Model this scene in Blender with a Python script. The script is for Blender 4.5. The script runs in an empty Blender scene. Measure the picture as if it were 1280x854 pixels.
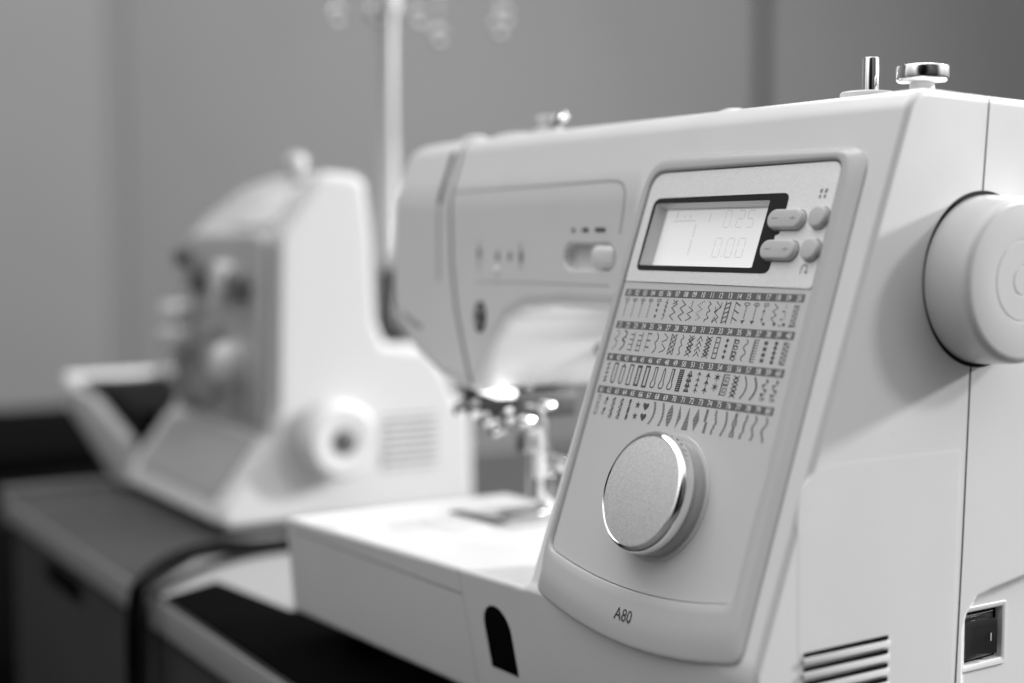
import bpy, bmesh, math, random
import numpy as np
from mathutils import Vector, Matrix
random.seed(4); rng = np.random.default_rng(7)
sc = bpy.context.scene
col = sc.collection
PI = math.pi
V = lambda *a: np.array(a, dtype=float)

# ------------------------------------------------------------ camera
F = 1778.0; YAW = math.radians(32); PITCH = math.atan(130/F)
CAM = V(.3771, -.3082, .24)
D0 = V(-math.cos(YAW), math.sin(YAW), 0); RGT = V(math.sin(YAW), math.cos(YAW), 0); ZZ = V(0, 0, 1)
FWD = D0*math.cos(PITCH) - ZZ*math.sin(PITCH); UPV = ZZ*math.cos(PITCH) + D0*math.sin(PITCH)
cd = bpy.data.cameras.new('camera'); cam = bpy.data.objects.new('camera', cd); col.objects.link(cam)
cd.lens = 50; cd.sensor_width = 36; cd.clip_start = .02; cd.clip_end = 60
M = Matrix.Identity(4)
for i in range(3):
    M[i][0] = RGT[i]; M[i][1] = UPV[i]; M[i][2] = -FWD[i]; M[i][3] = CAM[i]
cam.matrix_world = M
cd.dof.use_dof = True; cd.dof.focus_distance = .592; cd.dof.aperture_fstop = 3.2; cd.dof.aperture_blades = 0
sc.camera = cam

# ------------------------------------------------------------ materials
MATS = {}
def mat(name, v=.5, rough=.4, metal=0., coat=0., bump=0., bscale=400., var=0., vscale=60., emit=0., trans=0., alpha=1., spec=.5, rvar=0., sss=0.):
    if name in MATS: return MATS[name]
    m = bpy.data.materials.new(name); m.use_nodes = True
    nt = m.node_tree; b = nt.nodes['Principled BSDF']
    c = v if isinstance(v, tuple) else (v, v, v)
    b.inputs['Base Color'].default_value = (*c, 1)
    b.inputs['Roughness'].default_value = rough
    b.inputs['Metallic'].default_value = metal
    b.inputs['Coat Weight'].default_value = coat
    b.inputs['Coat Roughness'].default_value = .12
    b.inputs['Specular IOR Level'].default_value = spec
    b.inputs['Transmission Weight'].default_value = trans
    b.inputs['Alpha'].default_value = alpha
    if sss:
        b.inputs['Subsurface Weight'].default_value = sss
        b.inputs['Subsurface Radius'].default_value = (.003, .003, .003)
    if emit:
        b.inputs['Emission Color'].default_value = (1, 1, 1, 1); b.inputs['Emission Strength'].default_value = emit
    tc = nt.nodes.new('ShaderNodeTexCoord')
    if var or rvar:
        n = nt.nodes.new('ShaderNodeTexNoise'); n.inputs['Scale'].default_value = vscale; n.inputs['Detail'].default_value = 5
        nt.links.new(tc.outputs['Object'], n.inputs['Vector'])
        if var:
            r = nt.nodes.new('ShaderNodeMapRange')
            r.inputs[1].default_value = .3; r.inputs[2].default_value = .7
            r.inputs[3].default_value = c[0]*(1-var); r.inputs[4].default_value = c[0]*(1+var)
            nt.links.new(n.outputs['Fac'], r.inputs[0]); nt.links.new(r.outputs[0], b.inputs['Base Color'])
        if rvar:
            r = nt.nodes.new('ShaderNodeMapRange')
            r.inputs[1].default_value = .3; r.inputs[2].default_value = .7
            r.inputs[3].default_value = rough*(1-rvar); r.inputs[4].default_value = rough*(1+rvar)
            nt.links.new(n.outputs['Fac'], r.inputs[0]); nt.links.new(r.outputs[0], b.inputs['Roughness'])
    if bump:
        n = nt.nodes.new('ShaderNodeTexNoise'); n.inputs['Scale'].default_value = bscale; n.inputs['Detail'].default_value = 3
        nt.links.new(tc.outputs['Object'], n.inputs['Vector'])
        bp = nt.nodes.new('ShaderNodeBump'); bp.inputs['Strength'].default_value = bump; bp.inputs['Distance'].default_value = .0004
        nt.links.new(n.outputs['Fac'], bp.inputs['Height']); nt.links.new(bp.outputs[0], b.inputs['Normal'])
    MATS[name] = m
    return m

white = mat('white_plastic', .80, .34, var=.012, vscale=35, rvar=.12, bump=.02, bscale=1500)
shell = mat('shell_plastic', .76, .34, coat=.25, var=.012, vscale=30, rvar=.12, bump=.02, bscale=1500)
framep = mat('frame_plastic', .53, .26, var=.012, vscale=40, coat=.25)
labelp = mat('label_plastic', .60, .42, var=.01, vscale=50, bump=.015, bscale=2500)
wheelp = mat('wheel_plastic', .69, .22, var=.01, vscale=40, coat=.2)
chrome = mat('chrome', .86, .06, metal=1.)
steel = mat('satin_steel', .6, .3, metal=1., var=.05)
black = mat('black_plastic', .0015, .5, var=.2, spec=.08)
blackm = mat('black_gloss', .02, .18)
ink = mat('bar_ink', .125, .5)
inkd = mat('symbol_ink', .08, .5)
inkw = mat('white_print', .88, .5)
seamm = mat('seam_shadow_gap', .10, .6)
greyp = mat('grey_plastic', .34, .4, var=.03)
dgrey = mat('dark_grey_plastic', .07, .45, var=.1)
lcdw = mat('lcd_bezel_wall', .62, .3)
lcdt = mat('lcd_ink', .48, .4, emit=.24)
lampm = mat('lamp_lens', .9, .3, emit=1.7)

def dust(m, amt=.25, scale=55.):
    nt = m.node_tree; b = nt.nodes['Principled BSDF']; src = b.inputs['Base Color'].links[0].from_socket if b.inputs['Base Color'].links else None
    tc = nt.nodes.new('ShaderNodeTexCoord'); vo = nt.nodes.new('ShaderNodeTexVoronoi'); vo.inputs['Scale'].default_value = scale
    nt.links.new(tc.outputs['Object'], vo.inputs['Vector'])
    r = nt.nodes.new('ShaderNodeMapRange'); r.inputs[1].default_value = .010; r.inputs[2].default_value = .022; r.inputs[3].default_value = 1-amt; r.inputs[4].default_value = 1
    nt.links.new(vo.outputs['Distance'], r.inputs[0])
    q = nt.nodes.new('ShaderNodeMath'); q.operation = 'MULTIPLY'; nt.links.new(r.outputs[0], q.inputs[1])
    if src: nt.links.new(src, q.inputs[0])
    else: q.inputs[0].default_value = b.inputs['Base Color'].default_value[0]
    nt.links.new(q.outputs[0], b.inputs['Base Color'])
for m_, s_ in ((shell, 45.), (framep, 70.), (labelp, 80.), (wheelp, 50.)): dust(m_, .28, s_)
def speckle(name, lo, hi, rough, metal, scale):
    m = mat(name, (lo+hi)/2, rough, metal=metal); nt = m.node_tree; b = nt.nodes['Principled BSDF']
    tc = nt.nodes.new('ShaderNodeTexCoord')
    vo = nt.nodes.new('ShaderNodeTexVoronoi'); vo.inputs['Scale'].default_value = scale
    nt.links.new(tc.outputs['Object'], vo.inputs['Vector'])
    nz = nt.nodes.new('ShaderNodeTexNoise'); nz.inputs['Scale'].default_value = scale*.45; nz.inputs['Detail'].default_value = 2
    nt.links.new(tc.outputs['Object'], nz.inputs['Vector'])
    mx = nt.nodes.new('ShaderNodeMath'); mx.operation = 'MULTIPLY_ADD'; mx.inputs[1].default_value = .6
    sp = nt.nodes.new('ShaderNodeSeparateColor'); nt.links.new(vo.outputs['Color'], sp.inputs[0])
    nt.links.new(sp.outputs[0], mx.inputs[0]); nt.links.new(nz.outputs['Fac'], mx.inputs[2])
    r = nt.nodes.new('ShaderNodeMapRange'); r.inputs[1].default_value = .35; r.inputs[2].default_value = 1.15
    r.inputs[3].default_value = lo; r.inputs[4].default_value = hi
    nt.links.new(mx.outputs[0], r.inputs[0]); nt.links.new(r.outputs[0], b.inputs['Base Color'])
    bp = nt.nodes.new('ShaderNodeBump'); bp.inputs['Strength'].default_value = .25; bp.inputs['Distance'].default_value = .0002
    nt.links.new(vo.outputs['Distance'], bp.inputs['Height']); nt.links.new(bp.outputs[0], b.inputs['Normal'])
    return m
silver = speckle('silver_fleck', .80, .97, .42, .3, 3200)
silver2 = speckle('dial_fleck', .50, .74, .5, .12, 3000)

# ------------------------------------------------------------ object helpers
def tag(o, label=None, cat=None, group=None, kind=None):
    if label: o['label'] = label
    if cat: o['category'] = cat
    if group: o['group'] = group
    if kind: o['kind'] = kind
    return o
def thing(name, label, cat, loc=(0, 0, 0), group=None):
    o = bpy.data.objects.new(name, None); col.objects.link(o); o.location = loc
    o.empty_display_size = .02
    return tag(o, label, cat, group)
def link(name, me, parent=None):
    o = bpy.data.objects.new(name, me); col.objects.link(o)
    if parent is not None:
        o.parent = parent
        w = Vector((0, 0, 0)); p = parent
        while p is not None: w += p.location; p = p.parent
        o.location = -w          # meshes are written in world metres
    return o
def smooth(me, angle=35):
    me.polygons.foreach_set('use_smooth', [True]*len(me.polygons))
    try: me.set_sharp_from_angle(angle=math.radians(angle))
    except Exception: pass
def obj(name, bm, m, parent=None, angle=35, bev=0., seg=3):
    if bev:
        bmesh.ops.remove_doubles(bm, verts=bm.verts, dist=1e-7)
        es = [e for e in bm.edges if len(e.link_faces) == 2 and e.calc_face_angle(0) > math.radians(30)]
        bmesh.ops.bevel(bm, geom=es, offset=bev, segments=seg, affect='EDGES', profile=.5, clamp_overlap=True)
    bmesh.ops.recalc_face_normals(bm, faces=bm.faces)
    me = bpy.data.meshes.new(name); bm.to_mesh(me); bm.free()
    for k in (m if isinstance(m, (list, tuple)) else [m]): me.materials.append(k)
    smooth(me, angle)
    return link(name, me, parent)

class Fr:                                   # a local frame: a, b in the plane, n out of it
    def __init__(s, o, a, b, n): s.o, s.a, s.b, s.n = map(lambda q: np.asarray(q, float), (o, a, b, n))
    def __call__(s, a, b, n=0.): return Vector(s.o + s.a*a + s.b*b + s.n*n)
    def at(s, a, b, n=0.): return Fr(s.o + s.a*a + s.b*b + s.n*n, s.a, s.b, s.n)
PT = V(0, .0286, .0811); EV = V(0, .3329, .943); NV = V(0, -.943, .3329)
PAN = Fr(PT, (1, 0, 0), EV, NV)             # slanted control panel plane
SIDE = Fr((0, 0, 0), (0, 1, 0), (0, 0, 1), (1, 0, 0))       # right side: a = y, b = z
def FRONT(y): return Fr((0, y, 0), (1, 0, 0), (0, 0, 1), (0, -1, 0))
def TOP(x, y, z): return Fr((x, y, z), (1, 0, 0), (0, 1, 0), (0, 0, 1))

def lathe(bm, fr, prof, seg=64, mi=0, sx=1., sy=1.):
    rings = []
    for r, n in prof:
        if r < 1e-6: rings.append([bm.verts.new(fr(0, 0, n))])
        else: rings.append([bm.verts.new(fr(r*sx*math.cos(2*PI*k/seg), r*sy*math.sin(2*PI*k/seg), n)) for k in range(seg)])
    for A, B in zip(rings, rings[1:]):
        for k in range(seg):
            q = [A[k % len(A)], A[(k+1) % len(A)], B[(k+1) % len(B)], B[k % len(B)]]
            u = []
            for v in q:
                if v not in u: u.append(v)
            if len(u) > 2:
                f = bm.faces.new(u); f.material_index = mi
    return bm
def prism(bm, fr, pts, n0, n1, mi=0):
    A = [bm.verts.new(fr(a, b, n0)) for a, b in pts]; B = [bm.verts.new(fr(a, b, n1)) for a, b in pts]
    for k in range(len(pts)):
        j = (k+1) % len(pts); f = bm.faces.new([A[k], A[j], B[j], B[k]]); f.material_index = mi
    f = bm.faces.new(A[::-1]); f.material_index = mi
    f = bm.faces.new(B); f.material_index = mi
    return bm
def loft(bm, loops, cap0=False, cap1=False, mi=0):
    R = [[bm.verts.new(p) for p in L] for L in loops]
    for A, B in zip(R, R[1:]):
        for k in range(len(A)):
            j = (k+1) % len(A); f = bm.faces.new([A[k], A[j], B[j], B[k]]); f.material_index = mi
    if cap0: bm.faces.new(R[0][::-1]).material_index = mi
    if cap1: bm.faces.new(R[-1]).material_index = mi
    return bm
def box(bm, x0, x1, y0, y1, z0, z1, mi=0):
    return prism(bm, TOP(0, 0, 0), [(x0, y0), (x1, y0), (x1, y1), (x0, y1)], z0, z1, mi)
def rrect(x0, x1, y0, y1, r, n=8):
    r4 = r if isinstance(r, (tuple, list)) else (r,)*4        # bl, br, tr, tl
    P = []
    for (cx, cy, a0, rr) in ((x0+r4[0], y0+r4[0], PI, r4[0]), (x1-r4[1], y0+r4[1], 1.5*PI, r4[1]), (x1-r4[2], y1-r4[2], 0, r4[2]), (x0+r4[3], y1-r4[3], .5*PI, r4[3])):
        for k in range(n+1):
            a = a0 + .5*PI*k/n; P.append((cx+rr*math.cos(a), cy+rr*math.sin(a)))
    return P
def rpoly(pts, rad, n=8):                    # any polygon (counter-clockwise) with rounded corners
    P = []; N = len(pts)
    for i in range(N):
        p0, p1, p2 = V(*pts[i-1]), V(*pts[i]), V(*pts[(i+1) % N])
        r = rad[i] if isinstance(rad, (list, tuple)) else rad
        if r <= 0: P += [tuple(p1)]*(1); continue
        a = (p0-p1); b = (p2-p1); la, lb = np.linalg.norm(a), np.linalg.norm(b); a /= la; b /= lb
        th = math.acos(max(-1, min(1, float(a@b)))); t = min(r/math.tan(th/2), la*.49, lb*.49)
        q0, q1 = p1+a*t, p1+b*t
        for k in range(n+1):
            s = k/n; P.append(tuple((1-s)**2*q0 + 2*s*(1-s)*p1 + s*s*q1))
    return P
def resamp(pts, n):
    P = np.array(pts+[pts[0]]); d = np.r_[0, np.cumsum(np.linalg.norm(np.diff(P, axis=0), axis=1))]
    s = np.linspace(0, d[-1], n, endpoint=False)
    return [(float(np.interp(t, d, P[:, 0])), float(np.interp(t, d, P[:, 1]))) for t in s]
def offs(pts, d):                            # inward offset of a ccw outline
    P = np.array(pts); T = np.roll(P, -1, 0)-np.roll(P, 1, 0); T /= np.maximum(np.linalg.norm(T, axis=1, keepdims=True), 1e-12)
    Nn = np.stack([-T[:, 1], T[:, 0]], 1)
    return [tuple(q) for q in P+Nn*d]
def tube(bm, pts, r, seg=16, mi=0, caps=True, taper=None):
    P = [Vector(p) for p in pts]; up = None; loops = []
    for i, p in enumerate(P):
        t = (P[min(i+1, len(P)-1)]-P[max(i-1, 0)]).normalized()
        if up is None: up = t.orthogonal().normalized()
        up = (up - t*up.dot(t)).normalized(); s = t.cross(up)
        rr = r if taper is None else r*taper[i]
        loops.append([p+(up*math.cos(2*PI*k/seg)+s*math.sin(2*PI*k/seg))*rr for k in range(seg)])
    return loft(bm, loops, caps, caps, mi)
def spline(ctrl, n=12):
    C = [V(*p) for p in ctrl]; C = [2*C[0]-C[1]]+C+[2*C[-1]-C[-2]]; out = []
    for i in range(1, len(C)-2):
        for k in range(n):
            t = k/n; a, b, c, d = C[i-1:i+3]
            out.append(.5*((2*b)+(c-a)*t+(2*a-5*b+4*c-d)*t*t+(3*b-a-3*c+d)*t**3))
    out.append(C[-2]); return out
_fc = {}
def glyphs(s, size):                         # built-in font -> 2D triangles, centred
    key = (s, size)
    if key in _fc: return _fc[key]
    c = bpy.data.curves.new('t', 'FONT'); c.body = s; c.size = size; c.align_x = 'CENTER'; c.align_y = 'CENTER'; c.resolution_u = 3
    o = bpy.data.objects.new('t', c); col.objects.link(o); dg = bpy.context.evaluated_depsgraph_get(); dg.update()
    me = bpy.data.meshes.new_from_object(o.evaluated_get(dg))
    vs = [tuple(v.co) for v in me.vertices]; fs = [tuple(p.vertices) for p in me.polygons]
    bpy.data.objects.remove(o); bpy.data.curves.remove(c); bpy.data.meshes.remove(me)
    ys = [v[1] for v in vs]; xs = [v[0] for v in vs]; cx, cy = (min(xs)+max(xs))/2, (min(ys)+max(ys))/2
    vs = [(v[0]-cx, v[1]-cy) for v in vs]
    _fc[key] = (vs, fs); return _fc[key]
def text(bm, fr, s, a, b, n, size, mi=0, sx=1., rot=0., bold=0.):
    vs, fs = glyphs(s, size); cr, sr = math.cos(rot), math.sin(rot)
    shifts = [0.] if not bold else [-bold, bold]
    for q, dx in enumerate(shifts):
        W = [bm.verts.new(fr(a+(x*sx+dx)*cr-y*sr, b+(x*sx+dx)*sr+y*cr, n+q*2e-6)) for x, y in vs]
        for f in fs:
            try: bm.faces.new([W[i] for i in f]).material_index = mi
            except ValueError: pass
def stroke(bm, fr, pts, w, n, mi=0):         # a flat printed line
    for (a0, b0), (a1, b1) in zip(pts, pts[1:]):
        dx, dy = a1-a0, b1-b0; L = math.hypot(dx, dy)
        if L < 1e-9: continue
        ex, ey = dx/L*w*.4, dy/L*w*.4; px, py = -dy/L*w/2, dx/L*w/2
        q = [(a0-ex+px, b0-ey+py), (a0-ex-px, b0-ey-py), (a1+ex-px, b1+ey-py), (a1+ex+px, b1+ey+py)]
        bm.faces.new([bm.verts.new(fr(x, y, n)) for x, y in q]).material_index = mi
def fillp(bm, fr, pts, n, mi=0):
    bm.faces.new([bm.verts.new(fr(x, y, n)) for x, y in pts]).material_index = mi

# ------------------------------------------------------------ signed-distance modelling
def rmax(a, b, r):
    if r <= 0: return np.maximum(a, b)
    u = np.maximum(a+r, 0); v = np.maximum(b+r, 0)
    return np.minimum(-r, np.maximum(a, b)) + np.sqrt(u*u+v*v)
def rmin(a, b, r): return -rmax(-a, -b, r)
def poly2(x, z, pts):
    d = None; s = 1.
    for i in range(len(pts)):
        (ax, az), (bx, bz) = pts[i], pts[i-1]
        ex, ez = bx-ax, bz-az; wx, wz = x-ax, z-az
        t = np.clip((wx*ex+wz*ez)/(ex*ex+ez*ez), 0, 1)
        q = (wx-ex*t)**2+(wz-ez*t)**2; d = q if d is None else np.minimum(d, q)
        c1 = z >= az; c2 = z < bz; c3 = ex*wz > ez*wx
        s = s*np.where((c1 & c2 & c3) | (~c1 & ~c2 & ~c3), -1., 1.)
    return np.sqrt(d)*s
def sdfmesh(name, f, lo, hi, h, m, parent=None):
    ax = [np.arange(a, b+h, h) for a, b in zip(lo, hi)]
    Vv = f(ax[0][:, None, None], ax[1][None, :, None], ax[2][None, None, :]).astype(np.float32)
    Vv = np.broadcast_to(Vv, tuple(len(a) for a in ax))
    ins = Vv < 0
    nx, ny, nz = (s-1 for s in Vv.shape)
    cnt = np.zeros((nx, ny, nz), np.int8)
    for i in (0, 1):
        for j in (0, 1):
            for k in (0, 1): cnt += ins[i:nx+i, j:ny+j, k:nz+k]
    cells = np.argwhere((cnt > 0) & (cnt < 8)); ids = -np.ones((nx, ny, nz), np.int64); ids[tuple(cells.T)] = np.arange(len(cells))
    acc = np.zeros((len(cells), 3)); num = np.zeros(len(cells))
    C8 = [(i, j, k) for i in (0, 1) for j in (0, 1) for k in (0, 1)]
    cv = {c: Vv[cells[:, 0]+c[0], cells[:, 1]+c[1], cells[:, 2]+c[2]] for c in C8}
    for c in C8:
        for a in range(3):
            if c[a]: continue
            d = list(c); d[a] = 1; d = tuple(d); va, vb = cv[c], cv[d]; mk = (va < 0) != (vb < 0)
            t = np.where(mk, va/np.where(mk, va-vb, 1), 0)
            p = np.array(c, float)[None, :].repeat(len(cells), 0); p[:, a] = t
            acc[mk] += p[mk]; num[mk] += 1
    P = np.array(lo)[None, :] + (cells+acc/num[:, None])*h
    def grad(P, e=h*.25):
        g = np.zeros_like(P)
        for a in range(3):
            o = np.zeros(3); o[a] = e
            g[:, a] = (f(*(P+o).T)-f(*(P-o).T))/(2*e)
        return g
    for it in range(3):
        g = grad(P); v = f(*P.T); st = (v/np.maximum((g*g).sum(1), .2))[:, None]*g
        P = P - np.clip(st, -h*.5, h*.5)
    g = grad(P, h*.3); g /= np.maximum(np.linalg.norm(g, axis=1, keepdims=True), 1e-9)
    quads = []
    for a in range(3):
        b, c = (a+1) % 3, (a+2) % 3
        sl0 = [slice(None)]*3; sl1 = [slice(None)]*3; sl0[a] = slice(0, -1); sl1[a] = slice(1, None)
        A, B = ins[tuple(sl0)], ins[tuple(sl1)]
        e = np.argwhere(A != B); e = e[(e[:, b] > 0) & (e[:, c] > 0) & (e[:, b] < ins.shape[b]-1) & (e[:, c] < ins.shape[c]-1)]
        inside = A[tuple(e.T)]
        def cid(db, dc):
            q = e.copy(); q[:, b] -= db; q[:, c] -= dc; return ids[tuple(q.T)]
        q = np.stack([cid(0, 0), cid(1, 0), cid(1, 1), cid(0, 1)], 1)
        q = np.where(inside[:, None], q, q[:, ::-1]); quads.append(q)
    Q = np.concatenate(quads)
    me = bpy.data.meshes.new(name); me.vertices.add(len(P)); me.vertices.foreach_set('co', P.astype(np.float32).ravel())
    me.loops.add(len(Q)*4); me.loops.foreach_set('vertex_index', Q.astype(np.int32).ravel())
    me.polygons.add(len(Q)); me.polygons.foreach_set('loop_start', (np.arange(len(Q))*4).astype(np.int32))
    me.update(calc_edges=True); me.validate()
    me.polygons.foreach_set('use_smooth', [True]*len(me.polygons))
    me.normals_split_custom_set_from_vertices(g.tolist())
    me.materials.append(m)
    return link(name, me, parent)
def surf(f, p, steps=8):
    p = np.array(p, float); e = 2e-4
    for _ in range(steps+1):
        g = np.array([(float(f(*[np.array(q) for q in p+o]))-float(f(*[np.array(q) for q in p-o])))/(2*e) for o in np.eye(3)*e])
        p = p - float(f(*[np.array(q) for q in p]))*g/max(g@g, .2)
    return p, g/np.linalg.norm(g)
def seam(name, f, pts, w, m, parent, sub=24, lift=6e-5):   # a thin parting line that follows a surface
    L = []
    for a, b in zip(pts, pts[1:]):
        for k in range(sub): L.append(V(*a)*(1-k/sub)+V(*b)*k/sub)
    L.append(V(*pts[-1])); S = [surf(f, p) for p in L]; bm = bmesh.new(); prev = None
    for i, (p, n) in enumerate(S):
        t = S[min(i+1, len(S)-1)][0]-S[max(i-1, 0)][0]; t /= max(np.linalg.norm(t), 1e-9); s = np.cross(n, t)
        cur = [bm.verts.new(Vector(p+n*lift+s*w/2)), bm.verts.new(Vector(p+n*lift-s*w/2))]
        if prev: bm.faces.new([prev[0], prev[1], cur[1], cur[0]])
        prev = cur
    return obj(name, bm, m, parent)

# ============================================================ THE SEWING MACHINE
SM = thing('sewing_machine', 'large white sewing machine with screen, stitch chart and round dial on its slanted front', 'sewing machine', (-.2, .11, 0))

ARCH = [(-.13, .2045), (-.215, .2040), (-.250, .2015), (-.268, .195), (-.281, .183), (-.290, .168), (-.297, .156), (-.306, .1535),
        (-.340, .158), (-.375, .172), (-.402, .190), (-.418, .212), (-.426, .238), (-.426, .262), (-.421, .280), (-.406, .292), (-.390, .300), (-.345, .305), (-.13, .305)]
SOC = [(.1395, -.02), (.2100, -.02), (.2100, .1075), (.1760, .1015), (.1560, .0985), (.1470, .0965), (.1415, .0905), (.1395, .0840)]
def ftop(y): return .2968 - .028*np.maximum(y-.105, 0)
def f_machine(x, y, z):
    side = rmax(x, (y-.186)*1.0, .012)
    slant = (y-PT[1])*NV[1]+(z-PT[2])*NV[2]
    top = z-ftop(y)
    lean = np.maximum(-.13-x, 0)
    basef = (.0290 - .070*lean + (.085-z)*.20) - y
    bot = .018 - z
    tower = rmax(slant, -.153-x, .0060)
    tower = rmax(tower, y-.188, .010)
    armf = (.0925 + .03*(z-.24)) - y
    armf2 = rmax(armf, slant, .0025)
    plan = rmax(armf2, -.429-x, .040)
    plan = rmax(plan, y-.182, .030)
    arm = rmax(poly2(x, z, ARCH), plan, .009)
    up = np.maximum(rmin(tower, arm, .005), slant)
    up = rmax(rmax(up, top, .009), x, .0032)
    bed = rmax(z-.0842+.006*np.maximum(-.16-x, 0)/.23, x+.02, .002)
    bed = rmax(bed, (-.3835-x-(.085-z)*.25), .006)
    bed = rmax(bed, y-.165, .006)
    d = rmax(rmax(rmin(up, bed, .0035), basef, .0025), bot, .003)
    cut = rmax(poly2(y, z, SOC)-x*.9, -.0034-x, .0015)
    d = rmax(d, -cut, .0008)
    d = np.maximum(d, -np.maximum(np.maximum(np.abs(y-.1550)-.0125, np.abs(z-.0785)-.0120), -.012-x))
    # slider recess on the arm front
    cx = np.clip(x, -.2085, -.1775); cap = np.sqrt((x-cx)**2+(z-.2305)**2)-.0062
    d = rmax(d, -rmax(cap, y-.098, .001), .0008)
    # pocket behind the display window
    pt = (y-PT[1])*EV[1]+(z-PT[2])*EV[2]
    pk = np.maximum(np.maximum(np.abs(x+.0964)-.0390, np.abs(pt-.16935)-.0157), -.0105-slant)
    d = np.maximum(d, -pk)
    return d
body = sdfmesh('body', f_machine, (-.433, .004, .014), (.004, .192, .300), .0013, shell, SM)
MATS['shell_plastic'] = shell

# feet
for x, y in ((-.03, .05), (-.03, .165), (-.36, .05), (-.36, .145)):
    bm = bmesh.new(); lathe(bm, TOP(x, y, 0), [(0, .002), (.009, .002), (.010, .004), (.010, .0195), (0, .0195)], 24); obj('foot', bm, black, SM)

# parting lines, and the soft shading along the arm ridge
g = SM
S1 = mat('groove_grey', .22, .5); S2 = mat('groove_light', .50, .4); S3 = mat('groove_dark', .035, .6)
body_seams = [
 ('rear_seam', [(.001, .1476, .2951), (.001, .1447, .2556), (.001, .1405, .195), (.001, .1380, .12), (.001, .1355, .06), (.001, .134, .02)], .0009, S3),
 ('rear_seam', [(-.0005, .1476, .2965), (-.03, .1480, .2965), (-.38, .1480, .297)], .0008, S3),
 ('bed_seam', [(-.2035, .02, .084), (-.2035, .022, .070), (-.2035, .025, .019)], .0006, S2),
 ('bed_seam', [(-.376, .01, .0705), (-.30, .015, .0695), (-.2035, .02, .0685)], .0007, S1),
 ('head_seam', [(-.334, .118, .297), (-.333, .098, .292), (-.3315, .09, .282), (-.331, .09, .26), (-.328, .09, .225), (-.322, .09, .20), (-.3125, .089, .178), (-.303, .089, .158)], .0030, S1),
 ('arm_ridge', [(-.328, .09, .2665), (-.25, .09, .2672), (-.180, .09, .2680), (-.173, .09, .2676), (-.168, .09, .2660), (-.1652, .089, .262), (-.1655, .088, .254), (-.168, .087, .242)], .0015, mat('ridge_shade', .45, .4)),  # grey strip paints the ridge's soft shading, no joint here
 ('arm_ridge', [(-.300, .09, .2155), (-.25, .09, .2165), (-.175, .088, .2170)], .0010, S2),
]
for nm, pts, w, m_ in body_seams: seam(nm, f_machine, pts, w, m_, SM)

# ---- front frame and control panel
PN = 120
def bowl(pts, n=14):                          # smooth bottom edge through three points
    (x0, y0), (x1, y1), (x2, y2) = pts; q = np.polyfit([x0, x1, x2], [y0, y1, y2], 2)
    return [(float(x), float(np.polyval(q, x))) for x in np.linspace(x0, x2, n)]
bo = bowl([(-.1435, .0035), (-.0801, -.0047), (-.0072, .0045)])
outer = rpoly([(-.1492, .2085)]+bo+[(-.0118, .2052)], [.016, .011]+[0]*12+[.013, .013], 10)
bi = bowl([(-.1392, .0230), (-.074, .0172), (-.0180, .0245)])
inner = rpoly([(-.1424, .1990)]+bi+[(-.0232, .1998)], [.009, .006]+[0]*12+[.006, .006], 10)
def ccw(P):
    A = sum(p[0]*q[1]-q[0]*p[1] for p, q in zip(P, P[1:]+P[:1])); return P if A > 0 else P[::-1]
def align(P):                                 # start both outlines at the same corner
    P = resamp(ccw(P), 360); k = min(range(360), key=lambda i: (P[i][0]+.15)**2+(P[i][1]-.1)**2); return P[k:]+P[:k]
outer = align(outer); inner = align(inner)
# radial matching so that rungs stay short: walk by angle about the centre
def byangle(P, n=480, c=(-.081, .104), sx=1., sy=.62):
    A = np.array(P); th = np.unwrap(np.arctan2((A[:, 1]-c[1])*sy, (A[:, 0]-c[0])*sx)); th2 = np.r_[th, th[0]+2*PI]; A2 = np.vstack([A, A[:1]])
    t0 = -PI; q = np.linspace(t0, t0+2*PI, n, endpoint=False); q = (q-th[0]) % (2*PI)+th[0]
    return [(float(np.interp(t, th2, A2[:, 0])), float(np.interp(t, th2, A2[:, 1]))) for t in q]
outer = byangle(resamp(outer, 1500)); inner = byangle(resamp(inner, 1500))
def blend(t): return [((1-t)*a[0]+t*b[0], (1-t)*a[1]+t*b[1]) for a, b in zip(outer, inner)]
bm = bmesh.new(); L = []
for o_, n_ in ((0, -.0015), (0, .0001), (.0002, .0005), (.0007, .0009), (.0016, .0013)):
    L.append([PAN(a, b, n_) for a, b in offs(outer, o_)])
for t, n_ in ((.30, .0023), (.42, .0029), (.6, .0031), (.8, .0031)):
    L.append([PAN(a, b, n_) for a, b in blend(t)])
for o_, n_ in ((-.0009, .0030), (-.0004, .0026), (-.0001, .0019), (0, .0008)):
    L.append([PAN(a, b, n_) for a, b in offs(inner, o_)])
loft(bm, L); frame = obj('front_frame', bm, framep, SM, angle=60)

panel = Fr(PT+NV*.0015, (1, 0, 0), EV, NV)
STRIP = .1470
LC = dict(x0=-.1338, x1=-.0590, t0=.1549, t1=.1838)        # lcd window
tilt = lambda x: (x+.082)*.0125                             # the print runs very slightly uphill
# lower label sheet
low = [(a, b) for a, b in offs(inner, .0003)]
def clip(P, tc, keep_low):
    out = []
    for i in range(len(P)):
        p, q = P[i], P[(i+1) % len(P)]; a = (p[1]-tc) < 0; b = (q[1]-tc) < 0
        if a == keep_low: out.append(p)
        if a != b:
            s = (tc-p[1])/(q[1]-p[1]); out.append((p[0]+(q[0]-p[0])*s, tc))
    return out
bm = bmesh.new(); lowp = clip(low, STRIP, True)
prism(bm, panel, lowp, -.002, 0.); CP = obj('control_panel', bm, labelp, SM, angle=20)
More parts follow.
